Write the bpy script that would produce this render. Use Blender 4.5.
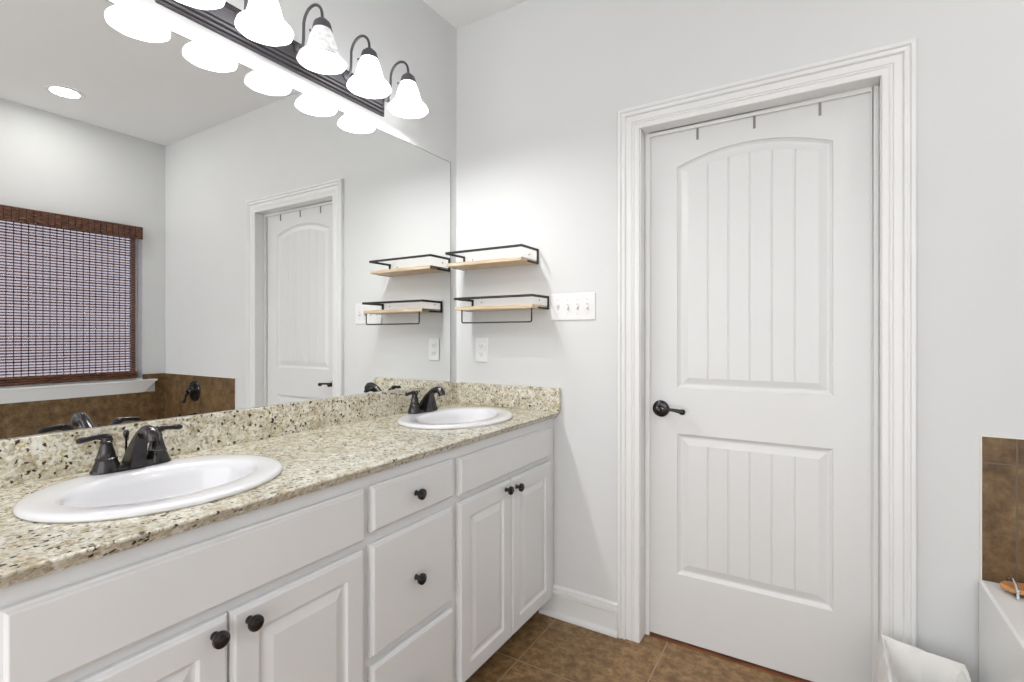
import bpy, bmesh, math, random
from math import sin, cos, pi
random.seed(4)
C = bpy.context.scene
COL = C.collection
for o in list(bpy.data.objects): bpy.data.objects.remove(o)

# ------------------------------------------------------------------ camera, world, exposure
cam_d = bpy.data.cameras.new('camera'); cam = bpy.data.objects.new('camera', cam_d); COL.objects.link(cam)
C.camera = cam
cam.location = (0, 0, 1.2244)
cam.rotation_euler = (pi/2, 0, 0.5476)
cam_d.sensor_width = 36; cam_d.lens = 501.16/1024*36
cam_d.shift_y = -4.7/1024
cam_d.clip_start = .02
C.view_settings.view_transform = 'Standard'; C.view_settings.look = 'None'
C.view_settings.gamma = 1; C.view_settings.use_curve_mapping = False
C.view_settings.exposure = 0.70
C.cycles.sample_clamp_indirect = 6; C.cycles.caustics_reflective = False; C.cycles.caustics_refractive = False
w = bpy.data.worlds.new('sky'); C.world = w; w.use_nodes = True
bg = w.node_tree.nodes['Background']
bg.inputs['Color'].default_value = (.99, .985, 1.0, 1); bg.inputs['Strength'].default_value = 1.85
BULB = 135.0       # emission of the vanity bulbs
SHADE = 3.0      # glow of the frosted shades
CAN = 56.0        # recessed ceiling lamp over the tub and the added fill one

# ------------------------------------------------------------------ key sizes (metres, camera above the origin)
XL, XM, XR = -1.533, -1.5266, 1.4133      # left wall, mirror face, right wall
YB, YN = 1.984, -1.75                     # wall with the door, open end behind the camera, wall left out for fill light
HC = 2.7511                               # ceiling
TC = .896                                 # counter top
XF, XD = -.995, -.975                     # cabinet face frame, fronts of doors
ZT = .511                                 # tub rim

# ------------------------------------------------------------------ materials
def mat(name, col, rough=.5, metal=0, spec=.5, noise=0, nscale=5, bump=0, bscale=200, coat=0):
    m = bpy.data.materials.new(name); m.use_nodes = True
    nt = m.node_tree; b = nt.nodes['Principled BSDF']
    b.inputs['Base Color'].default_value = (*col, 1); b.inputs['Roughness'].default_value = rough
    b.inputs['Metallic'].default_value = metal; b.inputs['Specular IOR Level'].default_value = spec
    b.inputs['Coat Weight'].default_value = coat
    tc = nt.nodes.new('ShaderNodeTexCoord')
    if noise:
        n = nt.nodes.new('ShaderNodeTexNoise'); n.inputs['Scale'].default_value = nscale; n.inputs['Detail'].default_value = 4
        nt.links.new(tc.outputs['Object'], n.inputs['Vector'])
        r = nt.nodes.new('ShaderNodeValToRGB')
        r.color_ramp.elements[0].position = .3; r.color_ramp.elements[1].position = .7
        r.color_ramp.elements[0].color = (*[c*(1-noise) for c in col], 1); r.color_ramp.elements[1].color = (*[min(1, c*(1+noise)) for c in col], 1)
        nt.links.new(n.outputs['Fac'], r.inputs['Fac']); nt.links.new(r.outputs['Color'], b.inputs['Base Color'])
    if bump:
        n = nt.nodes.new('ShaderNodeTexNoise'); n.inputs['Scale'].default_value = bscale; n.inputs['Detail'].default_value = 3
        nt.links.new(tc.outputs['Object'], n.inputs['Vector'])
        bp = nt.nodes.new('ShaderNodeBump'); bp.inputs['Strength'].default_value = bump; bp.inputs['Distance'].default_value = .001
        nt.links.new(n.outputs['Fac'], bp.inputs['Height']); nt.links.new(bp.outputs['Normal'], b.inputs['Normal'])
    return m

def ramp(nt, stops, interp='LINEAR'):
    r = nt.nodes.new('ShaderNodeValToRGB'); cr = r.color_ramp; cr.interpolation = interp
    while len(cr.elements) < len(stops): cr.elements.new(.5)
    for e, (p, c) in zip(cr.elements, stops): e.position = p; e.color = (*c, 1)
    return r

def mixrgb(nt, fac, a, b):
    n = nt.nodes.new('ShaderNodeMix'); n.data_type = 'RGBA'
    if hasattr(fac, 'links'): nt.links.new(fac, n.inputs[0])
    else: n.inputs[0].default_value = fac
    for v, s in ((a, n.inputs[6]), (b, n.inputs[7])):
        if hasattr(v, 'links'): nt.links.new(v, s)
        else: s.default_value = (*v, 1)
    return n.outputs[2]

M = {}
M['wall'] = mat('wall_paint', (.69, .70, .70), .55, spec=.3, noise=.012, nscale=2, bump=.12, bscale=260)
M['ceiling'] = mat('ceiling_paint', (.86, .865, .865), .8, spec=.2, noise=.01, nscale=3, bump=.1, bscale=200)
M['trim'] = mat('trim_paint', (.785, .79, .785), .3, spec=.5, noise=.01, nscale=4)
M['door'] = mat('door_paint', (.71, .718, .715), .35, spec=.5, noise=.01, nscale=4, bump=.04, bscale=90)
M['cabinet'] = mat('cabinet_paint', (.735, .745, .75), .35, spec=.5, noise=.012, nscale=5)
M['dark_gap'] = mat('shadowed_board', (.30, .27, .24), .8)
M['porcelain'] = mat('porcelain', (.77, .77, .79), .08, spec=.6, noise=.004, coat=.3)
M['tub'] = mat('tub_acrylic', (.82, .82, .81), .15, spec=.5, noise=.004)
M['bronze'] = mat('oil_rubbed_bronze', (.048, .044, .045), .2, metal=.8, spec=.6, noise=.25, nscale=30)
M['fixture'] = mat('fixture_bronze', (.11, .105, .115), .42, metal=.5, spec=.6, noise=.05, nscale=8)
M['black'] = mat('blackened_iron', (.025, .023, .022), .45, metal=.5, noise=.2, nscale=40)
M['steel'] = mat('hook_steel', (.22, .22, .22), .4, metal=.8, noise=.1, nscale=50)
M['chrome'] = mat('chrome', (.7, .7, .72), .12, metal=1, noise=.03, nscale=20)
M['plastic'] = mat('white_plastic', (.80, .80, .80), .3, noise=.005)
M['slot'] = mat('slot_dark', (.10, .10, .10), .6, noise=.1)
M['seam'] = mat('plastic_seam', (.55, .55, .55), .5, noise=.01)
M['cloth'] = mat('liner_fabric', (.76, .75, .72), .75, spec=.2, noise=.03, nscale=12, bump=.4, bscale=60)
M['bin'] = mat('bin_plastic', (.45, .42, .38), .5, noise=.03)
M['hall_wood'] = mat('hall_floor_wood', (.20, .075, .035), .4, noise=.3, nscale=12)
M['caddy'] = mat('orange_bamboo', (.55, .27, .10), .4, noise=.15, nscale=14)
M['grout'] = mat('white_caulk', (.80, .78, .74), .6, noise=.02)

def mirror_mat():
    m = bpy.data.materials.new('mirror_silver'); m.use_nodes = True; nt = m.node_tree
    b = nt.nodes['Principled BSDF']; b.inputs['Metallic'].default_value = 1; b.inputs['Roughness'].default_value = .0
    n = nt.nodes.new('ShaderNodeTexNoise'); n.inputs['Scale'].default_value = 2
    r = ramp(nt, [(.3, (.885, .895, .885)), (.7, (.90, .905, .895))])
    nt.links.new(n.outputs['Fac'], r.inputs['Fac']); nt.links.new(r.outputs['Color'], b.inputs['Base Color'])
    return m
M['mirror'] = mirror_mat()

def granite():
    m = bpy.data.materials.new('speckled_granite'); m.use_nodes = True; nt = m.node_tree
    b = nt.nodes['Principled BSDF']; b.inputs['Roughness'].default_value = .13
    tc = nt.nodes.new('ShaderNodeTexCoord'); V = tc.outputs['Object']
    wn = nt.nodes.new('ShaderNodeTexNoise'); wn.inputs['Scale'].default_value = 90; wn.inputs['Detail'].default_value = 3
    nt.links.new(V, wn.inputs['Vector'])
    vm = nt.nodes.new('ShaderNodeVectorMath'); vm.operation = 'MULTIPLY_ADD'; vm.inputs[1].default_value = (.016, .016, .016)
    nt.links.new(wn.outputs['Color'], vm.inputs[0]); nt.links.new(V, vm.inputs[2]); VW = vm.outputs[0]
    def noise(s, d=4, rough=.6, dist=0):
        n = nt.nodes.new('ShaderNodeTexNoise'); n.inputs['Scale'].default_value = s; n.inputs['Detail'].default_value = d
        n.inputs['Roughness'].default_value = rough; n.inputs['Distortion'].default_value = dist
        nt.links.new(V, n.inputs['Vector']); return n.outputs['Fac']
    def vor(s, rnd=1):
        n = nt.nodes.new('ShaderNodeTexVoronoi'); n.inputs['Scale'].default_value = s; n.inputs['Randomness'].default_value = rnd
        nt.links.new(VW, n.inputs['Vector']); return n
    base = ramp(nt, [(.28, (.74, .75, .68)), (.41, (.62, .56, .36)), (.49, (.78, .77, .67)), (.57, (.42, .32, .155)), (.65, (.64, .60, .46)), (.78, (.30, .27, .22))])
    nt.links.new(noise(26, 5, .65, .6), base.inputs['Fac'])
    v1 = vor(150)
    sep = nt.nodes.new('ShaderNodeSeparateColor'); nt.links.new(v1.outputs['Color'], sep.inputs['Color'])
    crystals = ramp(nt, [(0, (.76, .76, .70)), (.30, (.46, .39, .24)), (.42, (.78, .78, .74)), (.60, (.33, .25, .13)), (.70, (.66, .63, .52)), (.86, (.22, .195, .16)), (.94, (.09, .07, .055))], 'CONSTANT')
    nt.links.new(sep.outputs[0], crystals.inputs['Fac'])
    c1 = mixrgb(nt, .50, base.outputs['Color'], crystals.outputs['Color'])
    # grey brown blotches
    bl = ramp(nt, [(.57, (0, 0, 0)), (.66, (.85, .85, .85))]); nt.links.new(noise(60, 4, .65, .8), bl.inputs['Fac'])
    c2 = mixrgb(nt, bl.outputs['Color'], c1, (.27, .215, .15))
    big = ramp(nt, [(.42, (0, 0, 0)), (.68, (.55, .55, .55))]); nt.links.new(noise(13, 3, .6, 1.2), big.inputs['Fac'])
    c2 = mixrgb(nt, big.outputs['Color'], c2, (.36, .31, .20))
    pale = ramp(nt, [(.55, (0, 0, 0)), (.68, (.7, .7, .7))]); nt.links.new(noise(34, 3, .6, 1.5), pale.inputs['Fac'])
    c2 = mixrgb(nt, pale.outputs['Color'], c2, (.83, .83, .78))
    # dark mineral specks, clustered
    v2 = vor(105); sp = nt.nodes.new('ShaderNodeSeparateColor'); nt.links.new(v2.outputs['Color'], sp.inputs['Color'])
    pick = ramp(nt, [(.82, (0, 0, 0)), (.84, (1, 1, 1))]); nt.links.new(sp.outputs[1], pick.inputs['Fac'])
    dist = ramp(nt, [(.36, (1, 1, 1)), (.52, (0, 0, 0))]); nt.links.new(v2.outputs['Distance'], dist.inputs['Fac'])
    mm = nt.nodes.new('ShaderNodeMath'); mm.operation = 'MULTIPLY'
    nt.links.new(pick.outputs['Color'], mm.inputs[0]); nt.links.new(dist.outputs['Color'], mm.inputs[1])
    c3 = mixrgb(nt, mm.outputs[0], c2, (.045, .032, .026))
    nt.links.new(c3, b.inputs['Base Color'])
    return m
M['granite'] = granite()

def tile(name, plane, bw, bh, off, cols, grout, mortar=.004, rough=.35, scale=6):
    m = bpy.data.materials.new(name); m.use_nodes = True; nt = m.node_tree
    b = nt.nodes['Principled BSDF']; b.inputs['Roughness'].default_value = rough
    g = nt.nodes.new('ShaderNodeNewGeometry'); s = nt.nodes.new('ShaderNodeSeparateXYZ'); nt.links.new(g.outputs['Position'], s.inputs[0])
    c = nt.nodes.new('ShaderNodeCombineXYZ')
    for k in (0, 1):
        a = nt.nodes.new('ShaderNodeMath'); a.operation = 'SUBTRACT'; a.inputs[1].default_value = off[k]
        nt.links.new(s.outputs['XYZ'.index(plane[k])], a.inputs[0]); nt.links.new(a.outputs[0], c.inputs[k])
    br = nt.nodes.new('ShaderNodeTexBrick'); br.offset = 0; br.inputs['Scale'].default_value = 1
    br.inputs['Brick Width'].default_value = bw; br.inputs['Row Height'].default_value = bh
    br.inputs['Mortar Size'].default_value = mortar; br.inputs['Mortar Smooth'].default_value = .2
    br.inputs['Color1'].default_value = (.85, .85, .85, 1); br.inputs['Color2'].default_value = (1, 1, 1, 1); br.inputs['Mortar'].default_value = (1, 1, 1, 1)
    nt.links.new(c.outputs[0], br.inputs['Vector'])
    n = nt.nodes.new('ShaderNodeTexNoise'); n.inputs['Scale'].default_value = scale; n.inputs['Detail'].default_value = 8; n.inputs['Roughness'].default_value = .68
    nt.links.new(g.outputs['Position'], n.inputs['Vector'])
    r = ramp(nt, cols); nt.links.new(n.outputs['Fac'], r.inputs['Fac'])
    mul = nt.nodes.new('ShaderNodeMix'); mul.data_type = 'RGBA'; mul.blend_type = 'MULTIPLY'; mul.inputs[0].default_value = 1
    nt.links.new(r.outputs['Color'], mul.inputs[6]); nt.links.new(br.outputs['Color'], mul.inputs[7])
    out = mixrgb(nt, br.outputs['Fac'], mul.outputs[2], grout)
    nt.links.new(out, b.inputs['Base Color'])
    bp = nt.nodes.new('ShaderNodeBump'); bp.inputs['Strength'].default_value = .5; bp.inputs['Distance'].default_value = .002; bp.invert = True
    nt.links.new(br.outputs['Fac'], bp.inputs['Height']); nt.links.new(bp.outputs['Normal'], b.inputs['Normal'])
    return m
FC = [(.30, (.13, .068, .027)), (.45, (.215, .122, .050)), (.55, (.30, .182, .080)), (.70, (.42, .28, .14))]
WC = [(.30, (.055, .028, .009)), (.45, (.125, .068, .024)), (.55, (.175, .102, .040)), (.70, (.27, .18, .08))]
M['floor'] = tile('floor_tile', 'XY', .455, .455, (-.513, 1.63), FC, (.33, .235, .14), .003, .5, 26)
M['tile_back'] = tile('wall_tile_back', 'XZ', .35, .345, (.487, .510), WC, (.13, .095, .060), .0025, .5, 20)
M['tile_right'] = tile('wall_tile_right', 'YZ', .35, .345, (.15, .510), WC, (.12, .08, .045), .0025, .5, 20)

def wood(name, c0, c1, axis_scale):
    m = bpy.data.materials.new(name); m.use_nodes = True; nt = m.node_tree
    b = nt.nodes['Principled BSDF']; b.inputs['Roughness'].default_value = .5
    tc = nt.nodes.new('ShaderNodeTexCoord'); mp = nt.nodes.new('ShaderNodeMapping'); mp.inputs['Scale'].default_value = axis_scale
    nt.links.new(tc.outputs['Object'], mp.inputs['Vector'])
    n = nt.nodes.new('ShaderNodeTexNoise'); n.inputs['Scale'].default_value = 6; n.inputs['Detail'].default_value = 6
    nt.links.new(mp.outputs[0], n.inputs['Vector'])
    r = ramp(nt, [(.35, c0), (.65, c1)]); nt.links.new(n.outputs['Fac'], r.inputs['Fac']); nt.links.new(r.outputs['Color'], b.inputs['Base Color'])
    return m
M['pine'] = wood('pale_wood', (.50, .38, .25), (.70, .57, .41), (2, 14, 30))
M['bamboo_dark'] = wood('bamboo_dark', (.018, .009, .006), (.24, .095, .05), (20, 4, 45))

def slat_mat():
    m = wood('bamboo_slat', (.12, .06, .055), (.30, .19, .17), (20, 2.5, 60)); nt = m.node_tree
    b = nt.nodes['Principled BSDF']; out = nt.nodes['Material Output']
    t = nt.nodes.new('ShaderNodeBsdfTranslucent'); t.inputs['Color'].default_value = (.55, .35, .3, 1)
    mx = nt.nodes.new('ShaderNodeMixShader'); mx.inputs[0].default_value = .35
    nt.links.new(b.outputs[0], mx.inputs[1]); nt.links.new(t.outputs[0], mx.inputs[2]); nt.links.new(mx.outputs[0], out.inputs[0])
    return m
M['slat'] = slat_mat()

def glow(name, col, strength, trans=0.0, marble=0.0, alb=.85):
    m = bpy.data.materials.new(name); m.use_nodes = True; nt = m.node_tree
    b = nt.nodes['Principled BSDF']; out = nt.nodes['Material Output']
    b.inputs['Base Color'].default_value = (alb, alb, alb, 1); b.inputs['Roughness'].default_value = .15
    b.inputs['Emission Color'].default_value = (*col, 1); b.inputs['Emission Strength'].default_value = strength
    if marble:
        tc = nt.nodes.new('ShaderNodeTexCoord'); n = nt.nodes.new('ShaderNodeTexNoise'); n.inputs['Scale'].default_value = 22
        n.inputs['Distortion'].default_value = 2.0; n.inputs['Detail'].default_value = 3
        nt.links.new(tc.outputs['Object'], n.inputs['Vector'])
        r = ramp(nt, [(.35, tuple(c*(1-marble) for c in col)), (.6, col)])
        nt.links.new(n.outputs['Fac'], r.inputs['Fac']); nt.links.new(r.outputs['Color'], b.inputs['Emission Color'])
    if trans:
        t = nt.nodes.new('ShaderNodeBsdfTranslucent'); t.inputs['Color'].default_value = (.95, .95, .95, 1)
        mx = nt.nodes.new('ShaderNodeMixShader'); mx.inputs[0].default_value = trans
        nt.links.new(b.outputs[0], mx.inputs[1]); nt.links.new(t.outputs[0], mx.inputs[2]); nt.links.new(mx.outputs[0], out.inputs[0])
    return m
M['shade'] = glow('frosted_glass_lit', (1, 1, 1), SHADE, .0, .28, .5)
M['shade_clear'] = glow('frosted_glass_lit_weaker', (.95, .96, .95), 0.42, .0, .55, .45)
M['bulb'] = glow('lit_bulb', (1, 1, .995), BULB)
M['lens'] = glow('lit_lens', (1, .98, .95), CAN)

def glass_mat():
    m = bpy.data.materials.new('window_glass'); m.use_nodes = True; nt = m.node_tree; out = nt.nodes['Material Output']
    nt.nodes.remove(nt.nodes['Principled BSDF'])
    t = nt.nodes.new('ShaderNodeBsdfTransparent'); t.inputs[0].default_value = (.46, .445, .48, 1)
    g = nt.nodes.new('ShaderNodeBsdfGlossy'); g.inputs['Roughness'].default_value = .12
    mx = nt.nodes.new('ShaderNodeMixShader'); mx.inputs[0].default_value = .03
    nt.links.new(t.outputs[0], mx.inputs[1]); nt.links.new(g.outputs[0], mx.inputs[2]); nt.links.new(mx.outputs[0], out.inputs[0])
    return m
M['glass'] = glass_mat()

# ------------------------------------------------------------------ mesh helpers (everything authored in room coordinates)
class MB:
    def __init__(s): s.v = []; s.f = []
    def add(s, vs, fs):
        n = len(s.v); s.v += [tuple(v) for v in vs]; s.f += [tuple(i+n for i in f) for f in fs]; return s
    def box(s, x0, x1, y0, y1, z0, z1):
        vs = [(x, y, z) for z in (z0, z1) for y in (y0, y1) for x in (x0, x1)]
        return s.add(vs, [(0, 2, 3, 1), (4, 5, 7, 6), (0, 1, 5, 4), (2, 6, 7, 3), (0, 4, 6, 2), (1, 3, 7, 5)])
    def frame(s, axis):
        a = V(axis).normalized(); t = V((0, 0, 1)) if abs(a.z) < .9 else V((1, 0, 0))
        u = a.cross(t).normalized(); return a, u, a.cross(u).normalized()
    def lathe(s, prof, c, axis=(0, 0, 1), n=28, sx=1, sy=1, cap=True):
        # prof: (radius, distance along axis)
        a, u, w_ = s.frame(axis); c = V(c); rings = []; vs = []
        for r, h in prof:
            rings.append(len(vs))
            for k in range(n):
                t = 2*pi*k/n; vs.append(c + a*h + u*(r*cos(t)*sx) + w_*(r*sin(t)*sy))
        fs = []
        for i in range(len(prof)-1):
            for k in range(n):
                k2 = (k+1) % n; fs.append((rings[i]+k, rings[i]+k2, rings[i+1]+k2, rings[i+1]+k))
        if cap:
            fs.append(tuple(range(n-1, -1, -1))); fs.append(tuple(rings[-1]+k for k in range(n)))
        return s.add(vs, fs)
    def tube(s, pts, r, n=12, flat=1.0, up=None, cap=True):
        pts = [V(p) for p in pts]; rs = r if isinstance(r, (list, tuple)) else [r]*len(pts); vs = []; fs = []
        for i, p in enumerate(pts):
            d = (pts[min(i+1, len(pts)-1)] - pts[max(i-1, 0)]).normalized()
            if up is None: t = V((0, 0, 1)) if abs(d.z) < .95 else V((0, 1, 0))
            else: t = V(up)
            u = d.cross(t).normalized(); w_ = u.cross(d).normalized()
            for k in range(n):
                a = 2*pi*k/n; vs.append(p + u*(rs[i]*cos(a)) + w_*(rs[i]*flat*sin(a)))
        for i in range(len(pts)-1):
            for k in range(n):
                k2 = (k+1) % n; fs.append((i*n+k, i*n+k2, (i+1)*n+k2, (i+1)*n+k))
        if cap: fs.append(tuple(range(n-1, -1, -1))); fs.append(tuple((len(pts)-1)*n+k for k in range(n)))
        return s.add(vs, fs)
    def prism(s, poly, axis, a0, a1):
        # poly: 2D points; axis: which coordinate is extruded ('x','y','z'); poly holds the other two in x,y,z order
        def mk(p, a): return {'x': (a, p[0], p[1]), 'y': (p[0], a, p[1]), 'z': (p[0], p[1], a)}[axis]
        n = len(poly); vs = [mk(p, a0) for p in poly] + [mk(p, a1) for p in poly]
        return s.add(vs, [tuple(range(n-1, -1, -1)), tuple(range(n, 2*n))] + [(i, (i+1) % n, n+(i+1) % n, n+i) for i in range(n)])
from mathutils import Vector as V
def origin(o):
    l = V((0, 0, 0))
    while o: l = l + o.location; o = o.parent
    return l
def mesh(name, mb, m, parent=None, loc=(0, 0, 0), smooth=False, bevel=0, seg=2, subd=0):
    base = origin(parent) + V(loc)
    me = bpy.data.meshes.new(name); me.from_pydata([tuple(V(v)-base) for v in mb.v], [], mb.f); me.update()
    b = bmesh.new(); b.from_mesh(me); bmesh.ops.remove_doubles(b, verts=b.verts, dist=1e-6); bmesh.ops.recalc_face_normals(b, faces=b.faces); b.to_mesh(me); b.free()
    me.materials.append(m)
    o = bpy.data.objects.new(name, me); COL.objects.link(o); o.location = loc; o.parent = parent
    if bevel:
        bv = o.modifiers.new('bevel', 'BEVEL'); bv.width = bevel; bv.segments = seg; bv.limit_method = 'ANGLE'; bv.angle_limit = math.radians(40)
    if subd:
        sd = o.modifiers.new('subd', 'SUBSURF'); sd.levels = sd.render_levels = subd
    if smooth:
        for p in me.polygons: p.use_smooth = True
        if smooth is not True: me.set_sharp_from_angle(angle=math.radians(smooth))
    return o
def tag(o, label=None, cat=None, group=None, kind=None):
    if label: o['label'] = label
    if cat: o['category'] = cat
    if group: o['group'] = group
    if kind: o['kind'] = kind
    return o
def thing(name, label, cat, loc, group=None):
    o = bpy.data.objects.new(name, None); COL.objects.link(o); o.location = loc; o.empty_display_size = .05
    return tag(o, label, cat, group)
def struct(name, mb, m, **k): return tag(mesh(name, mb, m, **k), kind='structure')
def copy_tree(o, parent=None):
    c = o.copy(); COL.objects.link(c); c.parent = parent
    for ch in [q for q in bpy.data.objects if q.parent == o]: copy_tree(ch, c)
    return c

# ------------------------------------------------------------------ room shell
TH = .14
DX0, DX1, DY, DZ0, DZ1 = -.5915, .1588, 2.0523, .012, 2.042       # door slab
OX0, OX1, OZ = -.6055, .1728, 2.054                                 # opening inside the jamb
WY0, WY1, WZ0, WZ1 = .56, 1.825, .905, 2.055                        # window opening
struct('floor', MB().box(XL-TH, XR+TH, YN-TH, DY-.012, -.1, 0), M['floor'])
struct('trim_7', MB().box(OX0-.0005, OX1+.0005, DY-.012, 2.45, -.1, .003), M['hall_wood'])
struct('hall_backing', MB().box(-1.0, .6, 2.45, 2.5, -.1, 2.4), M['wall'])  # unseen panel added behind the door against light leaking under it
struct('ceiling', MB().box(XL-TH, XR+TH, YN-TH, YB+TH, HC, HC+.1), M['ceiling'])
struct('wall_left', MB().box(XL-TH, XL, YN-TH, YB+TH, 0, HC), M['wall'])
J = .018
struct('wall_back', MB().box(XL, OX0-J, YB, YB+TH, 0, HC).box(OX1+J, XR, YB, YB+TH, 0, HC).box(OX0-J, OX1+J, YB, YB+TH, OZ+J, HC), M['wall'])
struct('wall_right', MB().box(XR, XR+TH, YN-TH, WY0, 0, HC).box(XR, XR+TH, WY1, YB+TH, 0, HC).box(XR, XR+TH, WY0, WY1, 0, WZ0).box(XR, XR+TH, WY0, WY1, WZ1, HC), M['wall'])

# door casing: mitred profile swept round the opening
cas = [(0, 0), (0, .019), (.004, .023), (.013, .023), (.017, .0165), (.021, .0165), (.023, .020), (.030, .020), (.034, .012),
       (.037, .0135), (.056, .0135), (.058, .0105), (.061, .0135), (.065, .0135), (.067, .0105), (.070, .013), (.082, .0128), (.0865, .0115), (.0877, .009), (.0877, 0)]
CX0, CX1, CT = -.6955, .2610, 2.1421
mb = MB(); n = len(cas); vs = []
for d, p in cas: vs.append((CX0+d, YB-p, 0))
for d, p in cas: vs.append((CX0+d, YB-p, CT-d))
for d, p in cas: vs.append((CX1-d, YB-p, CT-d))
for d, p in cas: vs.append((CX1-d, YB-p, 0))
fs = [(k*n+i, k*n+i+1, (k+1)*n+i+1, (k+1)*n+i) for k in range(3) for i in range(n-1)]
fs += [tuple(range(n)), tuple(range(4*n-1, 3*n-1, -1))]
mb.add(vs, fs); struct('trim_1', mb, M['trim'])
# jamb and stop
mb = MB().box(OX0-J, OX0, YB-.004, YB+TH, 0, OZ+J).box(OX1, OX1+J, YB-.004, YB+TH, 0, OZ+J).box(OX0, OX1, YB-.004, YB+TH, OZ, OZ+J)
struct('trim_2', mb, M['trim'], bevel=.002)
mb = MB().box(OX0, DX0+.004, YB+.056, DY-.001, 0, OZ).box(DX1-.004, OX1, YB+.056, DY-.001, 0, OZ).box(DX0+.004, DX1-.004, YB+.056, DY-.001, DZ1-.004, OZ)
struct('trim_3', mb, M['trim'], bevel=.003)

# door slab with arched plank panels
door = thing('door_1', None, None, ((DX0+DX1)/2, DY, 0)); tag(door, kind='structure')
def arch(x, x0, x1, z, rise, off):
    if not rise: return z - off
    t = (x-(x0+x1)/2)/((x1-x0)/2); return z + rise*(1-t*t) - off
PX0, PX1 = -.479, .046
steps = [(0, 0), (.003, .005), (.012, .0105), (.018, .0105), (.042, .0035)]
mb = MB()
NP = 40
def panel(z0, z1, rise):
    loops = []
    for off, dep in steps:
        a, b_ = PX0+off, PX1-off; L = [(a, DY+dep, z0+off), (b_, DY+dep, z0+off)]
        for k in range(NP+1):
            x = b_+(a-b_)*k/NP; L.append((x, DY+dep, arch(x, PX0, PX1, z1, rise, off)))
        loops.append(L)
    n = len(loops[0]); vs = sum(loops, []); fs = []
    for i in range(len(loops)-1):
        for k in range(n): fs.append((i*n+k, i*n+(k+1) % n, (i+1)*n+(k+1) % n, (i+1)*n+k))
    mb.add(vs, fs)
    off, dep = steps[-1]; a, b_ = PX0+off, PX1-off; W6 = (b_-a)/6
    xs = {a+(b_-a)*k/NP: dep for k in range(NP+1)}
    for k in range(1, 6):
        g = a+W6*k
        for q in [x for x in xs if abs(x-g) < .0055]: del xs[q]
        for dx, dd in ((-.0035, 0), (-.001, .003), (.001, .003), (.0035, 0)): xs[g+dx] = dep+dd
    X = sorted(xs); vs = []; fs = []
    for x in X: vs += [(x, DY+xs[x], z0+off), (x, DY+xs[x], arch(x, PX0, PX1, z1, rise, off))]
    for i in range(len(X)-1): fs.append((2*i, 2*i+2, 2*i+3, 2*i+1))
    mb.add(vs, fs)
panel(1.018, 1.900, .052); panel(.276, .836, 0)
def quad(x0, x1, z0, z1): mb.add([(x0, DY, z0), (x1, DY, z0), (x1, DY, z1), (x0, DY, z1)], [(0, 1, 2, 3)])
quad(DX0, PX0, DZ0, DZ1); quad(PX1, DX1, DZ0, DZ1); quad(PX0, PX1, DZ0, .276); quad(PX0, PX1, .836, 1.018)
vs = []; fs = []
for k in range(NP+1):
    x = PX0+(PX1-PX0)*k/NP; vs += [(x, DY, arch(x, PX0, PX1, 1.900, .052, 0)), (x, DY, DZ1)]
for k in range(NP): fs.append((2*k, 2*k+2, 2*k+3, 2*k+1))
mb.add(vs, fs)
mb.add([(x, y, z) for y in (DY, DY+.035) for z in (DZ0, DZ1) for x in (DX0, DX1)], [(4, 5, 7, 6), (0, 1, 5, 4), (2, 6, 7, 3), (0, 4, 6, 2), (1, 3, 7, 5)])
slab = mesh('door_slab', mb, M['door'], door)
# lever handle
HX, HZ = -.542, .932
h = mesh('door_handle', MB().lathe([(.030, .0), (.0335, .003), (.033, .007), (.026, .012), (.015, .014), (.012, .018), (.0115, .046), (.010, .050)], (HX, DY, HZ), (0, -1, 0), 36), M['bronze'], door, smooth=35)
lp = []; lr = []
for t in range(13):
    q = t/12; lp.append((HX+.004+.088*q, DY-.043-.008*sin(q*pi), HZ+.004-.007*q+.008*sin(q*pi*1.1)*(1-q)-.002*sin(q*pi*2))); lr.append(.0085-.0025*sin(q*pi)+.003*q)
mb = MB().tube(lp, lr, 14, .8); mb.lathe([(.004, -.012), (.010, -.008), (.0115, 0), (.010, .008), (.004, .012)], lp[-1], (1, 0, 0), 14)
mb.lathe([(.006, -.004), (.013, 0), (.013, .010), (.008, .014)], (HX, DY-.044, HZ), (0, -1, 0), 20)
mesh('lever', mb, M['bronze'], h, smooth=50)
# over-door hook straps
for k, (hx, lab) in enumerate(((-.401, 'thin grey metal hook strap over door top, nearest the handle side'), (-.200, 'thin grey metal hook strap over the middle of the door top'), (.007, 'thin grey metal hook strap over door top, farthest from the handle'))):
    mb = MB().box(hx-.0042, hx+.0042, DY-.0025, DY-.0004, 1.994, DZ1+.003).box(hx-.0042, hx+.0042, DY-.0025, DY+.038, DZ1+.0005, DZ1+.003).box(hx-.0042, hx+.0042, DY+.0358, DY+.038, 1.90, DZ1+.003)
    o = mesh('door_hook', mb, M['steel'], loc=(hx, DY, 1.994)); tag(o, lab, 'door hook', 'hook straps over the door top')

# baseboards (with shoe moulding)
bp = [(0, 0), (.028, 0), (.028, .008), (.025, .014), (.020, .018), (.013, .020), (.013, .090), (.0085, .092), (.0085, .096), (.017, .098), (.017, .109), (.011, .112), (.011, .116), (.0145, .118), (.0135, .126), (.006, .132), (0, .132)]
struct('baseboard_back', MB().prism([(YB-p, z) for p, z in bp], 'x', XF-.06, CX0), M['trim'])
struct('baseboard_back', MB().prism([(YB-p, z) for p, z in bp], 'x', CX1, .405), M['trim'])
struct('baseboard_left', MB().prism([(XL+p, z) for p, z in bp], 'y', YN, .15), M['trim'])
struct('baseboard_right', MB().prism([(XR-p, z) for p, z in bp], 'y', YN, .44), M['trim'])

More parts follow.
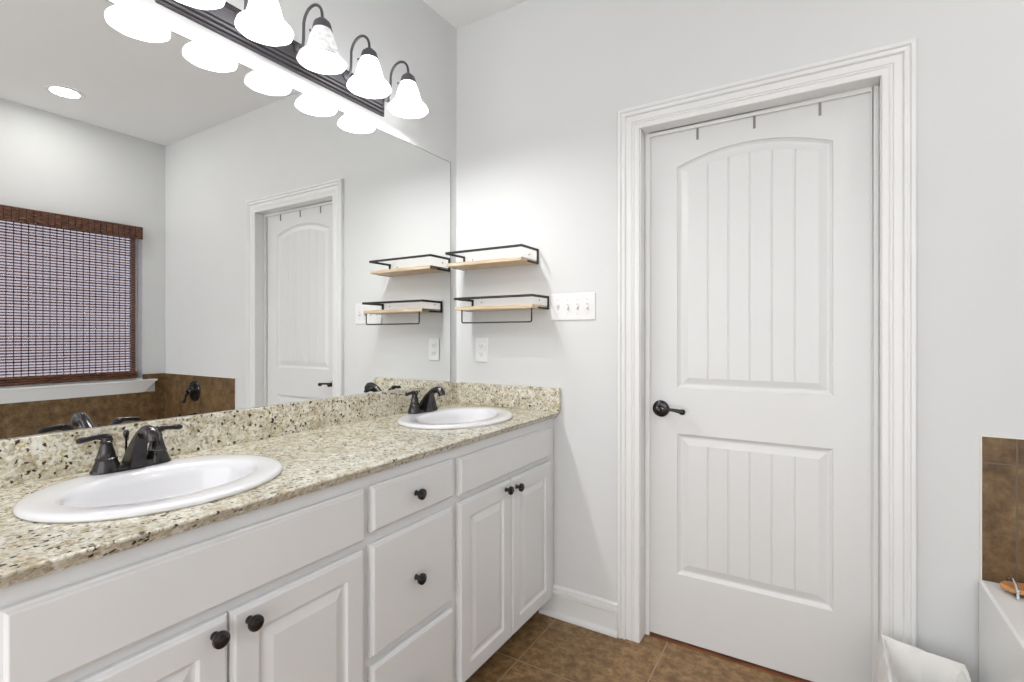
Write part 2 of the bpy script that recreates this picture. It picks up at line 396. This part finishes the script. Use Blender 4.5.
# tile round the tub
TX, TZ1 = .4128, .930
struct('trim_4', MB().box(TX, XR, YB-.009, YB, ZT-.03, TZ1), M['tile_back'], bevel=.0015)
struct('trim_5', MB().box(XR-.009, XR, .45, YB-.009, ZT-.03, .792).box(XR-.009, XR, WY1+.085, YB-.009, .792, TZ1).box(XR-.009, XR, .45, WY0-.085, .792, TZ1).box(XR-.009, XR, WY1, WY1+.085, .89, TZ1).box(XR-.009, XR, WY0-.085, WY0, .89, TZ1), M['tile_right'])
struct('trim_6', MB().box(TX-.0035, TX, YB-.007, YB, ZT-.005, TZ1+.0035).box(TX, XR, YB-.007, YB, TZ1, TZ1+.0035), M['grout'])

# window: frame, glass, sill with apron
win = thing('window_1', None, None, (XR, (WY0+WY1)/2, WZ0)); tag(win, kind='structure')
mb = MB()
for a, b_ in ((WY0, WY0+.04), (WY1-.04, WY1)): mb.box(XR+.085, XR+.125, a, b_, WZ0, WZ1)
mb.box(XR+.085, XR+.125, WY0, WY1, WZ0, WZ0+.04).box(XR+.085, XR+.125, WY0, WY1, WZ1-.04, WZ1)
mesh('window_frame', mb, M['trim'], win, bevel=.003)
mesh('window_pane', MB().box(XR+.100, XR+.106, WY0+.03, WY1-.03, WZ0+.03, WZ1-.03), M['glass'], win)
# sill board + moulded apron with slanted returns
ap = [(.052, .892), (.052, .881), (.047, .877), (.042, .866), (.034, .846), (.027, .829), (.022, .818), (.017, .806), (.010, .792)]
mb = MB(); vs = []; n = len(ap)
e = [.082+(p-.052)*1.9 for p, z in ap]
for (p, z), q in zip(ap, e): vs.append((XR-p, WY1+q, z))
for (p, z), q in zip(ap, e): vs.append((XR-p, WY0-q, z))
for (p, z), q in zip(ap, e): vs.append((XR, WY1+q, z))
for (p, z), q in zip(ap, e): vs.append((XR, WY0-q, z))
fs = [(i, i+1, n+i+1, n+i) for i in range(n-1)] + [(2*n+i, 2*n+i+1, i+1, i) for i in range(n-1)] + [(n+i, n+i+1, 3*n+i+1, 3*n+i) for i in range(n-1)]
fs += [(0, n, 3*n, 2*n), (n-1, 2*n-1, 4*n-1, 3*n-1), tuple(range(2*n, 3*n)) + tuple(range(4*n-1, 3*n-1, -1))]
mb.add(vs, fs); mb.box(XR-.001, XR+.09, WY0, WY1, .886, WZ0)
mesh('window_sill', mb, M['trim'], win)

# ------------------------------------------------------------------ bamboo blind
bl = thing('bamboo_blind', 'dark brown woven bamboo blind covering the window over the bathtub', 'window blind', (XR-.02, (WY0+WY1)/2, 2.06))
BY0, BY1 = WY0-.005, 1.772
mb = MB()
z = .955; k = 0
while z < 1.985:
    hh = .0075+random.random()*.0028; jx = random.uniform(-.0008, .0008)
    mb.box(XR-.026+jx, XR-.0225+jx, BY0, BY1+random.uniform(-.002, .002), z, z+hh); z += .0190
mesh('slat', mb, M['slat'], bl); 
mb = MB(); y = BY0+.03
while y < BY1-.015: mb.box(XR-.0285, XR-.0268, y-.0021, y+.0021, .95, 1.98); y += .036
y = BY0+.01
while y < BY1+.03: mb.box(XR-.0655, XR-.0635, y-.0012, y+.0012, 1.964, 2.056); y += .036
mesh('weaving_cord', mb, M['black'], bl)
for a in (BY1-.028, BY0+.003): mesh('edge_binding', MB().box(XR-.0215, XR-.0195, a, a+.024, .95, 1.985), M['bamboo_dark'], bl)
mb = MB()
for k in range(9):
    y = BY0-.02
    while y < BY1+.031:
        L_ = min(BY1+.032-y, .05+.22*random.random()); mb.box(XR-.060-random.random()*.004, XR-.057, y, y+L_-.0012, 1.964+k*.0104, 1.964+k*.0104+.0085); y += L_
mb.box(XR-.057, XR-.050, BY0-.02, BY1+.032, 1.964, 2.058)
mb.box(XR-.056, XR-.001, BY1+.027, BY1+.032, 1.972, 2.058).box(XR-.056, XR-.001, BY0-.02, BY0-.015, 1.972, 2.058)
mb.box(XR-.056, XR-.001, BY0-.02, BY1+.032, 2.045, 2.058)
mesh('valance', mb, M['bamboo_dark'], bl)
mb = MB()
for k in range(7): mb.lathe([(.0052, 0), (.0052, BY1-BY0)], (XR-.028-.010*(k % 2)-.004*random.random(), BY0, .910+k*.0078), (0, 1, 0), 8)
mesh('bottom_fold', mb, M['bamboo_dark'], bl)

# ------------------------------------------------------------------ bathtub, valve, spout, tray
tub = thing('bathtub', 'white bathtub with a tall apron at the right edge', 'bathtub', (.9, 1.22, 0))
tx0, tx1, ty0, ty1 = .405, XR-.0095, .46, YB-.0095
cx, cy = (tx0+tx1)/2, (ty0+ty1)/2; A, B_ = (tx1-tx0)/2, (ty1-ty0)/2
def sup(a, b, e, z, n=64):
    L = []
    for k in range(n):
        t = 2*pi*k/n; c, s_ = cos(t), sin(t)
        L.append((cx+a*math.copysign(abs(c)**(2/e), c), cy+b*math.copysign(abs(s_)**(2/e), s_), z))
    return L
rect = []
for k in range(64):
    t = 2*pi*k/64; c, s_ = cos(t), sin(t); q = max(abs(c), abs(s_)); rect.append((c/q, s_/q))
def rl(ins, z): return [(cx+(A-ins)*a, cy+(B_-ins)*b, z) for a, b in rect]
loops = [rl(.0, 0), rl(.0, ZT-.045), rl(-.0, ZT-.04), rl(.0, ZT-.006), rl(.006, ZT), sup(A-.085, B_-.085, 4, ZT), sup(A-.092, B_-.092, 4, ZT-.004), sup(A-.10, B_-.10, 3.6, ZT-.02), sup(A-.15, B_-.17, 3, ZT-.36), sup(A-.22, B_-.25, 2.6, ZT-.40), sup(.02, .02, 2, ZT-.405)]
vs = sum(loops, []); fs = [(i*64+k, i*64+(k+1) % 64, (i+1)*64+(k+1) % 64, (i+1)*64+k) for i in range(len(loops)-1) for k in range(64)]
fs.append(tuple((len(loops)-1)*64+k for k in range(64)))
mesh('tub_body', MB().add(vs, fs), M['tub'], tub, smooth=35)
mesh('drain', MB().lathe([(.03, 0), (.03, .003), (.02, .005), (.004, .006)], (cx, cy, ZT-.4045), (0, 0, 1), 24), M['bronze'], tub, smooth=35)
va = thing('tub_valve', 'dark bronze round shower valve with lever on brown wall tile', 'faucet', (.935, YB-.009, .81))
mesh('escutcheon', MB().lathe([(.072, 0), (.078, .004), (.074, .011), (.05, .018), (.03, .022), (.026, .05), (.020, .056)], (.935, YB-.009, .815), (0, -1, 0), 36), M['bronze'], va, smooth=35)
mesh('lever', MB().tube([(.935, YB-.058, .822), (.93, YB-.07, .815), (.925, YB-.078, .79), (.935, YB-.082, .76), (.95, YB-.085, .735)], [.012, .012, .010, .010, .011], 14), M['bronze'], va, smooth=50)
sp = thing('tub_spout', 'dark bronze tub spout low on the brown wall tile', 'faucet', (.93, YB-.009, .63))
mesh('spout_body', MB().tube([(.93, YB-.009, .620), (.93, YB-.03, .620), (.93, YB-.09, .618), (.93, YB-.13, .610), (.93, YB-.15, .593)], [.03, .026, .024, .023, .017], 20), M['bronze'], sp, smooth=50)
mesh('diverter_knob', MB().lathe([(.006, 0), (.006, .012), (.009, .014), (.009, .02), (.004, .022)], (.93, YB-.12, .630), (0, 0, 1), 14), M['bronze'], sp, smooth=40)
# bath tray lying across the rim
tr = thing('bath_tray', 'orange bamboo bath tray lying across the white tub', 'bath tray', (.9, 1.91, ZT))
yy0, yy1 = 1.872, 1.944; zz = ZT+.010
pl = [(.452, yy0+.012), (.438, yy0+.03), (.436, yy1-.03), (.450, yy1-.008), (.50, yy1), (1.33, yy1), (1.37, yy1-.03), (1.37, yy0+.03), (1.33, yy0), (.50, yy0)]
mesh('tray_board', MB().prism(pl, 'z', zz, zz+.014), M['caddy'], tr, bevel=.004)
mb = MB().tube([(.462, yy0-.004+.082*q, zz+.016+.018*sin(q*pi)) for q in [i/12 for i in range(13)]], .0035, 10)
mb.tube([(.462, yy0-.004, zz+.016), (.462, yy0-.006, zz-.004), (.462, yy0+.02, zz-.006)], .0035, 10).tube([(.462, yy1+.006, zz+.016), (.462, yy1+.006, zz-.004), (.462, yy1-.02, zz-.006)], .0035, 10)
mesh('wire_handle', mb, M['chrome'], tr, smooth=50)
for px in (.490, 1.34):
    for py in (yy0+.012, yy1-.02): mesh('foot', MB().lathe([(.009, 0), (.010, .004), (.007, zz-ZT)], (px, py, ZT+.0003), (0, 0, 1), 14), M['chrome'], tr, smooth=40)

# ------------------------------------------------------------------ waste bin with white fabric liner
bx0, bx1, by0, by1, bz = .172, .352, 1.66, 1.885, .272
wb = thing('waste_bin', 'white fabric-lined waste bin between the door casing and the bathtub', 'waste bin', ((bx0+bx1)/2, (by0+by1)/2, 0))
mb = MB()
def rr(ins, z, dz=0): return [(bx0+ins, by0+ins, z), (bx1-ins, by0+ins, z), (bx1-ins, by1-ins, z), (bx0+ins, by1-ins, z)]
ls = [rr(.03, 0), rr(.0, bz-.012), rr(.003, bz-.012), rr(.033, .004)]
mb.add(sum(ls, []), [(i*4+k, i*4+(k+1) % 4, (i+1)*4+(k+1) % 4, (i+1)*4+k) for i in range(3) for k in range(4)] + [(3, 2, 1, 0), (12, 13, 14, 15)])
mesh('bin_body', mb, M['bin'], wb)
# liner: rings with wavy cloth, peaks at the corners, folded over the rim
rings = []; NL = 72
def lring(ins, z, wob, peak, ph=0):
    L = []
    for k in range(NL):
        s_ = k/NL*4; side = int(s_); t = s_-side
        P = [(0, 0), (1, 0), (1, 1), (0, 1), (0, 0)]; a, b_ = P[side], P[side+1]
        u_, v_ = a[0]+(b_[0]-a[0])*t, a[1]+(b_[1]-a[1])*t
        x = bx0+ins+(bx1-bx0-2*ins)*u_; y = by0+ins+(by1-by0-2*ins)*v_
        nx, ny = [(0, -1), (1, 0), (0, 1), (-1, 0)][side]
        wv = wob*(sin(k*.9+ph)+.6*sin(k*2.1+ph*2))*sin(pi*t)
        pk = peak/.012*((1-v_)*.006+v_*((1-u_)*.036+u_*.010))
        L.append((x+nx*wv, y+ny*wv, z+pk-(.003*sin(pi*t))))
    return L
rings = [lring(.052, .02, 0, 0), lring(.036, .15, .004, 0, 1), lring(.016, .26, .003, .004, 2), lring(.007, bz-.01, .0015, .010, 3), lring(.002, bz+.004, .0010, .012, 3), lring(-.006, bz+.006, .002, .013, 3.2), lring(-.016, bz-.02, .004, .006, 3.5), lring(-.020, bz-.10, .006, 0, 4), lring(-.016, bz-.17, .006, 0, 4.4)]
mb = MB().add(sum(rings, []), [(i*NL+k, i*NL+(k+1) % NL, (i+1)*NL+(k+1) % NL, (i+1)*NL+k) for i in range(len(rings)-1) for k in range(NL)] + [tuple(range(NL))])
mesh('bin_liner', mb, M['cloth'], wb, smooth=50)

# ------------------------------------------------------------------ vanity cabinet
VY0, VY1 = .158, YB-.001
van = thing('vanity_cabinet', 'long white double vanity cabinet with raised panel doors and dark knobs', 'cabinet', ((XL+XF)/2, (VY0+VY1)/2, 0))
VB = .085
mb = MB().box(XF-.020, XF, VY0, VY1, VB, TC-.0305).box(XL+.001, XL+.012, VY0, VY1, VB, TC-.0305)
mb.box(XL+.012, XF-.020, VY0, VY0+.016, VB, TC-.0305).box(XL+.012, XF-.020, VY1-.016, VY1, VB, TC-.0305).box(XL+.012, XF-.020, VY0+.016, VY1-.016, VB, VB+.016)
mesh('cabinet_box', mb, M['cabinet'], van)
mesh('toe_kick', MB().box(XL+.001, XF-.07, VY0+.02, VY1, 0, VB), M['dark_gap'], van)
def front(name, y0, y1, z0, z1, prof, fr=None):
    # prof: (inset, protrusion from XF)
    loops = [[(XF+p, y0+i, z0+i), (XF+p, y1-i, z0+i), (XF+p, y1-i, z1-i), (XF+p, y0+i, z1-i)] for i, p in prof]
    vs = sum(loops, []); fs = [(i*4+k, i*4+(k+1) % 4, (i+1)*4+(k+1) % 4, (i+1)*4+k) for i in range(len(loops)-1) for k in range(4)]
    fs.append(tuple((len(loops)-1)*4+k for k in range(4))); fs.append((3, 2, 1, 0))
    return mesh(name, MB().add(vs, fs), M['cabinet'], van, bevel=.0012, seg=2)
PR_D = [(0, .0003), (0, .0115), (.004, .0135), (.0065, .0180), (.0085, .020)]
PR_P = PR_D + [(.056, .020), (.060, .0125), (.066, .0115), (.070, .0125), (.088, .0185), (.0895, .0187)]
def knob(y, z, parent):
    k = mesh('knob', MB().lathe([(.0085, -.001), (.007, .004), (.0055, .011), (.008, .016), (.0145, .018), (.0158, .022), (.0150, .027), (.0105, .0305), (.004, .0315)], (XD, y, z), (1, 0, 0), 26), M['bronze'], parent, smooth=35)
ZA, ZB = .838, .7045
front('false_drawer_front', .226, .891, ZB, ZA, PR_D)
front('false_drawer_front', 1.283, 1.932, ZB+.006, ZA-.004, PR_D)
d = front('drawer', .913, 1.253, .717, .838, PR_D); knob(1.075, .779, d)
d = front('drawer', .911, 1.251, .394, .688, PR_D); knob(1.075, .540, d)
d = front('drawer', .911, 1.251, .100, .372, PR_D); knob(1.075, .225, d)
d = front('door', .226, .546, .100, .684, PR_P); knob(.517, .657, d)
d = front('door', .550, .889, .100, .684, PR_P); knob(.585, .655, d)
d = front('door', 1.281, 1.600, .098, .690, PR_P); knob(1.555, .663, d)
d = front('door', 1.604, 1.932, .098, .690, PR_P); knob(1.630, .655, d)

# ------------------------------------------------------------------ countertop with backsplash and sink cut-outs
SX, SA, SB = -1.234, .245, .211
SY = (.551, 1.600)
ct = thing('countertop', 'speckled beige granite countertop over the white vanity, with backsplash', 'countertop', ((XL+XF)/2, 1.07, TC-.03))
T0 = TC-.030
nose = [(XL+.001, T0), (-.990, T0), (-.984, T0+.002), (-.978, T0+.007), (-.974, T0+.013), (-.971, T0+.018), (-.966, T0+.0215), (-.962, T0+.025), (-.9625, T0+.028), (-.966, T0+.030), (XL+.001, T0+.030)]
top = mesh('worktop', MB().prism(nose, 'y', .140, YB-.0005), M['granite'], ct)
for cyy in SY:
    cut = mesh('cutter', MB().lathe([(1, -.1), (1, .1)], (SX, cyy, TC), (0, 0, 1), 72, SA-.02, SA-.02), M['granite'])
    # elliptical: squeeze along x
    for v in cut.data.vertices: v.co.x = SX + (v.co.x-SX)*(SB-.02)/(SA-.02)
    bo = top.modifiers.new('cut', 'BOOLEAN'); bo.object = cut; bo.operation = 'DIFFERENCE'; bo.solver = 'EXACT'
    bpy.context.view_layer.update()
    dg = bpy.context.evaluated_depsgraph_get(); nm = bpy.data.meshes.new_from_object(top.evaluated_get(dg))
    top.modifiers.clear(); top.data = nm; bpy.data.objects.remove(cut)
mesh('backsplash', MB().box(XL+.0008, -1.5125, .140, YB-.0005, TC+.0002, .9975), M['granite'], ct, bevel=.0015)
mesh('side_splash', MB().box(-1.5122, -.957, YB-.0215, YB-.0006, TC+.0002, .9985), M['granite'], ct, bevel=.0015)

# ------------------------------------------------------------------ oval sinks
def sink(cyy, label, SA=SA, SB=SB):
    s = thing('oval_sink', label, 'sink', (SX, cyy, TC), 'oval drop-in sinks in the granite top')
    ix = .010; ia, ib = SA-.064, .133           # basin opening sits a little forward
    prof = [(0, SA-.020, SB-.020, -.03), (0, SA-.018, SB-.018, .0004), (0, SA-.002, SB-.002, .0004), (0, SA, SB, .004), (0, SA-.002, SB-.002, .009), (0, SA-.008, SB-.008, .0125), (0, SA-.016, SB-.016, .0135),
            (ix*.8, ia+.012, ib+.012, .0125), (ix, ia+.004, ib+.004, .0105), (ix, ia-.003, ib-.003, .003), (ix, ia-.010, ib-.010, -.015), (ix*.9, ia-.022, ib-.018, -.06), (ix*.7, ia-.070, ib-.050, -.105), (ix*.5, ia-.120, ib-.085, -.130), (ix*.3, .035, .035, -.140), (ix*.3, .022, .022, -.1415)]
    n = 80; vs = []
    for off, a, b_, z in prof:
        for k in range(n): vs.append((SX+off+b_*cos(2*pi*k/n), cyy+a*sin(2*pi*k/n), TC+z))
    fs = [(i*n+k, i*n+(k+1) % n, (i+1)*n+(k+1) % n, (i+1)*n+k) for i in range(len(prof)-1) for k in range(n)]
    fs.append(tuple((len(prof)-1)*n+k for k in range(n)))
    mesh('basin', MB().add(vs, fs), M['porcelain'], s, smooth=True)
    mesh('drain', MB().lathe([(.021, 0), (.021, .003), (.015, .004), (.013, .007), (.002, .008)], (SX+ix*.3, cyy, TC-.1412), (0, 0, 1), 24), M['bronze'], s, smooth=35)
    return s
sink(SY[0], 'white oval drop-in sink nearest the camera, nearest end of the countertop')
sink(SY[1], 'white oval drop-in sink at the far end, below the wall shelves', .260, .212)

# ------------------------------------------------------------------ two-handle faucets
FX, FZ = -1.412, TC+.0132
def faucet(cyy, label):
    f = thing('faucet', label, 'faucet', (FX, cyy, FZ), 'bronze two-handle sink faucets')
    # base plate: rounded bar with waist
    n = 48; ls = []
    for ins, z in ((0, 0), (0, .004), (.003, .009), (.008, .014)):
        L = []
        for k in range(n):
            t = 2*pi*k/n; c, s_ = cos(t), sin(t)
            L.append((FX+(.027-ins)*math.copysign(abs(c)**.8, c), cyy+(.083-ins)*math.copysign(abs(s_)**.8, s_), FZ+z))
        ls += L
    mb = MB().add(ls, [(i*n+k, i*n+(k+1) % n, (i+1)*n+(k+1) % n, (i+1)*n+k) for i in range(3) for k in range(n)] + [tuple(range(n-1, -1, -1)), tuple(range(3*n, 4*n))])
    mesh('base_plate', mb, M['bronze'], f, smooth=40)
    for sgn in (-1, 1):
        hy = cyy+sgn*.052
        b_ = mesh('handle_base', MB().lathe([(.0285, .004), (.027, .010), (.0235, .020), (.0205, .028), (.0215, .030), (.0215, .033), (.0190, .035), (.0155, .048), (.0125, .061), (.0112, .066), (.0122, .068), (.0122, .071), (.010, .073)], (FX, hy, FZ), (0, 0, 1), 28), M['bronze'], f, smooth=40)
        pts = [(FX, hy-sgn*.004, FZ+.070), (FX, hy-sgn*.001, FZ+.078), (FX, hy+sgn*.006, FZ+.0835), (FX+.001, hy+sgn*.020, FZ+.085), (FX+.002, hy+sgn*.036, FZ+.083), (FX+.003, hy+sgn*.050, FZ+.081), (FX+.003, hy+sgn*.057, FZ+.0805)]
        mesh('lever', MB().tube(pts, [.0105, .0110, .0095, .0068, .0066, .0070, .004], 16, .8, up=(1, 0, 0)).lathe([(.0105, .0), (.0108, .005), (.0085, .010), (.004, .013)], (FX, hy, FZ+.0705), (0, 0, 1), 20), M['bronze'], b_, smooth=55)
    # spout: swept neck with a solid tapering body underneath
    sx = [(-.014, .006, .019), (-.006, .024, .0165), (.008, .044, .0145), (.024, .064, .013), (.042, .081, .012), (.060, .092, .012), (.078, .096, .013), (.092, .092, .0150), (.100, .083, .0155), (.103, .073, .014)]
    pts = [(FX+a, cyy, FZ+z) for a, z, r in sx]
    mb = MB().tube(pts, [r for a, z, r in sx], 22, .95, up=(0, 1, 0))
    web = [(-.016, .004), (-.008, .022), (.006, .043), (.022, .063), (.040, .079), (.056, .088), (.050, .074), (.042, .055), (.036, .030), (.034, .004)]
    nW = len(web); vs = []
    for sy_ in (-1, 1):
        for a, z in web: vs.append((FX+a, cyy+sy_*(.0165-.004*z/.1), FZ+z))
    mb.add(vs, [tuple(range(nW-1, -1, -1)), tuple(range(nW, 2*nW))] + [(i, (i+1) % nW, nW+(i+1) % nW, nW+i) for i in range(nW)])
    mesh('spout', mb, M['bronze'], f, smooth=45)
    mesh('lift_rod', MB().lathe([(.0025, .01), (.0025, .066), (.005, .069), (.0065, .076), (.006, .083), (.003, .086)], (FX-.034, cyy, FZ), (0, 0, 1), 14).box(FX-.036, FX-.018, cyy-.002, cyy+.002, FZ+.010, FZ+.014), M['bronze'], f, smooth=45)
    return f
faucet(.556, 'dark bronze two-handle faucet behind the near sink')
faucet(SY[1], 'dark bronze two-handle faucet behind the far sink in the corner')

# ------------------------------------------------------------------ mirror
mi = thing('wall_mirror', 'large frameless wall mirror above the vanity backsplash', 'mirror', (XL, 1.0, .998))
mesh('mirror_glass', MB().box(XL+.0005, XM, .150, 1.9272, .9980, 2.0693), M['mirror'], mi)
mesh('edge_strip', MB().box(XL+.0004, XM+.0012, 1.9273, 1.9290, .998, 2.0705).box(XL+.0004, XM+.0012, .150, 1.929, 2.0695, 2.0708), M['steel'], mi)

# ------------------------------------------------------------------ vanity light with five bell shades
vl = thing('vanity_light', 'dark bronze vanity light bar with five frosted bell shades above the mirror', 'light fixture', (XL, 1.075, 2.12))
LY0, LY1, LZ0, LZ1 = .655, 1.490, 2.130, 2.235
mb = MB()
pr_ = [(0, 0), (0, .008), (.004, .011), (.0045, .006), (.008, .006), (.010, .016), (.015, .018), (.0155, .013), (.019, .013), (.021, .024), (.025, .026), (.0255, .021), (.029, .022), (.032, .031)]
loops = [[(XL+.0005+p, LY0+i, LZ0+i), (XL+.0005+p, LY1-i, LZ0+i), (XL+.0005+p, LY1-i, LZ1-i), (XL+.0005+p, LY0+i, LZ1-i)] for i, p in pr_]
mb.add(sum(loops, []), [(i*4+k, i*4+(k+1) % 4, (i+1)*4+(k+1) % 4, (i+1)*4+k) for i in range(len(loops)-1) for k in range(4)] + [(3, 2, 1, 0), tuple((len(loops)-1)*4+k for k in range(4))])
mesh('backplate', mb, M['fixture'], vl, bevel=.001)
AX = -1.380
for i, ay in enumerate((.674, .875, 1.074, 1.275, 1.476)):
    pts = [(XL+.030, ay, 2.195), (-1.487, ay, 2.197), (-1.479, ay, 2.206), (-1.476, ay, 2.225), (-1.475, ay, 2.275)]
    r_ = (AX+1.475)/2
    for k in range(1, 12):
        t = pi*k/12; pts.append((-1.475+r_*(1-cos(t)), ay, 2.270+.050*sin(t)))
    pts += [(AX, ay, 2.270), (AX, ay, 2.252)]
    arm = mesh('arm', MB().tube(pts, .0048, 12, up=(0, 1, 0)).lathe([(.017, 0), (.017, .004), (.010, .009), (.006, .014)], (XL+.032, ay, 2.195), (1, 0, 0), 20), M['fixture'], vl, smooth=45)
    cup = mesh('socket_cup', MB().lathe([(.006, .030), (.011, .0285), (.017, .023), (.020, .019), (.0245, .0165), (.028, .008), (.0305, -.003), (.0315, -.009), (.0295, -.009), (.027, .004), (.008, .014)], (AX, ay, 2.232), (0, 0, 1), 28), M['fixture'], arm, smooth=40)
    mesh('thumb_screw', MB().tube([(AX-.027, ay-.010, 2.227), (AX-.038, ay-.016, 2.227)], .0022, 8).lathe([(.004, 0), (.0045, .002), (.003, .004)], (AX-.038, ay-.016, 2.227), (-1, -.5, 0), 10), M['fixture'], arm, smooth=40)
    prof = [(.0265, 2.231), (.0290, 2.222), (.0345, 2.208), (.0400, 2.192), (.0440, 2.176), (.0475, 2.160), (.0515, 2.147), (.0585, 2.136), (.0675, 2.127), (.0745, 2.118), (.0775, 2.110), (.0765, 2.105), (.0745, 2.107), (.070, 2.118), (.060, 2.130), (.050, 2.141), (.0445, 2.158), (.041, 2.176), (.037, 2.192), (.0315, 2.208), (.0255, 2.222)]
    prof = [(r, 2.231-(2.231-z)*.905) for r, z in prof]
    n = 64; vs = []
    for q, (r, z) in enumerate(prof):
        for k in range(n):
            t = 2*pi*k/n; rp = r*(1+.014*math.cos(8*t)*max(0, min(1, (2.2-z)/.1))); vs.append((AX+rp*cos(t), ay+rp*sin(t), z))
    mb = MB().add(vs, [(a*n+k, a*n+(k+1) % n, (a+1)*n+(k+1) % n, (a+1)*n+k) for a in range(len(prof)-1) for k in range(n)])
    sh = mesh('glass_shade', mb, M['shade_clear'] if i == 2 else M['shade'], arm, smooth=True)
    bz_ = 2.112 if i == 2 else 2.120
    bu = mesh('light_bulb', MB().lathe([(.004, -.001), (.015, .003), (.024, .012), (.0285, .025), (.028, .037), (.022, .052), (.015, .068), (.013, .080), (.013, .09)], (AX, ay, bz_), (0, 0, 1), 20), M['bulb'], arm, smooth=40)

# ------------------------------------------------------------------ recessed ceiling lights, the second an unseen addition
def can(x, y, lab):
    c = thing('recessed_light', lab, 'ceiling light', (x, y, HC), 'recessed ceiling lights')
    mesh('trim_ring', MB().lathe([(.098, -.001), (.098, -.005), (.092, -.007), (.072, -.004), (.070, .0), ], (x, y, HC), (0, 0, 1), 40, cap=False), M['trim'], c, smooth=40)
    mesh('lens', MB().lathe([(.071, -.0008), (.071, -.0025), (.06, -.004)], (x, y, HC), (0, 0, 1), 40), M['lens'], c)
can(.965, 1.22, 'round recessed ceiling light over the bathtub, seen in the mirror')
can(.45, -.35, 'round recessed ceiling light added out of view as fill for the room')  # added lamp, out of view, brightens the cabinet fronts

# ------------------------------------------------------------------ wall shelves
def shelf(x0, x1, zb, zr, dep, label, bar):
    s = thing('wall_shelf', label, 'shelf', ((x0+x1)/2, YB, zb), 'pale wood wall shelves with black metal rails')
    yf = YB-dep
    mesh('board', MB().box(x0, x1, yf, YB-.004, zb, zb+.016), M['pine'], s, bevel=.0015)
    mb = MB(); t = .0035; h_ = .011; e = .004
    mb.box(x0-e, x1+e, yf-e, yf-e+t, zr-h_, zr)                        # front rail
    for xa in (x0-e, x1+e-t): mb.box(xa, xa+t, yf-e, YB-.001, zr-h_, zr)
    mesh('guard_rail', mb, M['black'], s, bevel=.0006)
    for xa in (x0-e, x1+e-t):
        mb = MB().box(xa, xa+t, YB-.014, YB-.001, zb-.001, zr).box(xa, xa+t, yf+.05, YB-.014, zb-.001, zb+.007)
        br = mesh('bracket', mb, M['black'], s, bevel=.0005)
    for xa in (x0+.045, x1-.045): mesh('screw', MB().lathe([(.0035, 0), (.0035, .0015), (.002, .003)], (xa, YB-.0005, (zb+zr)/2+.014), (0, -1, 0), 12), M['steel'], s)
    if bar:
        a, b_ = x0+.030, x1-.010; r = .0032; yb_ = yf+.012
        pts = [(a, yb_, zb), (a, yb_, zb-.05), (a+.002, yb_, zb-.056), (a+.008, yb_, zb-.058), (b_-.008, yb_, zb-.058), (b_-.002, yb_, zb-.056), (b_, yb_, zb-.05), (b_, yb_, zb)]
        mesh('towel_bar', MB().tube(pts, r, 10, up=(0, 1, 0)), M['black'], s, smooth=50)
shelf(-1.478, -1.073, 1.548, 1.616, .148, 'upper pale wood wall shelf with black guard rail, beside the mirror', False)
shelf(-1.427, -1.020, 1.344, 1.402, .148, 'lower pale wood wall shelf with black rail and towel bar', True)

# ------------------------------------------------------------------ switch plate and outlet
sw = thing('light_switch', 'white four-gang light switch plate beside the lower shelf', 'light switch', (-.902, YB, 1.352))
sx0, sx1, sz0, sz1 = -1.006, -.797, 1.294, 1.410
mesh('plate', MB().box(sx0, sx1, YB-.006, YB-.0003, sz0, sz1), M['plastic'], sw, bevel=.003)
for k in range(4):
    tx = sx0+.0355+k*.046; up = k == 0; zc = 1.352
    dz = .008 if up else -.008
    mesh('toggle', MB().prism([(YB-.006, zc-.007), (YB-.006, zc+.007), (YB-.017, zc+dz+.0045), (YB-.017, zc+dz-.0045)], 'x', tx-.0048, tx+.0048), M['plastic'], sw, bevel=.001)
    for q in (-.030, .030): mesh('screw', MB().lathe([(.0024, 0), (.0024, .0006)], (tx, YB-.006, zc+q), (0, -1, 0), 10), M['seam'], sw)
    mesh('toggle_slot', MB().box(tx-.0056, tx+.0056, YB-.0066, YB-.0058, zc-.0125, zc+.0125), M['seam'], sw)
ou = thing('wall_outlet', 'white wall outlet plate below the shelves, above the granite splash', 'outlet', (-1.378, YB, 1.16))
ox0, ox1, oz0, oz1 = -1.413, -1.343, 1.101, 1.216
mesh('plate', MB().box(ox0, ox1, YB-.006, YB-.0003, oz0, oz1), M['plastic'], ou, bevel=.003)
for zc in (1.1385, 1.178):
    r = mesh('receptacle', MB().lathe([(.0165, 0), (.0165, .0025)], (-1.378, YB-.006, zc), (0, -1, 0), 24, 1, .85), M['plastic'], ou)
    for q in (-1.3845, -1.3715): mesh('slot', MB().box(q-.001, q+.001, YB-.0092, YB-.0084, zc-.003, zc+.006), M['slot'], r)
    mesh('ground_hole', MB().lathe([(.0024, 0), (.0024, .0006)], (-1.378, YB-.0085, zc-.008), (0, -1, 0), 10), M['slot'], r)
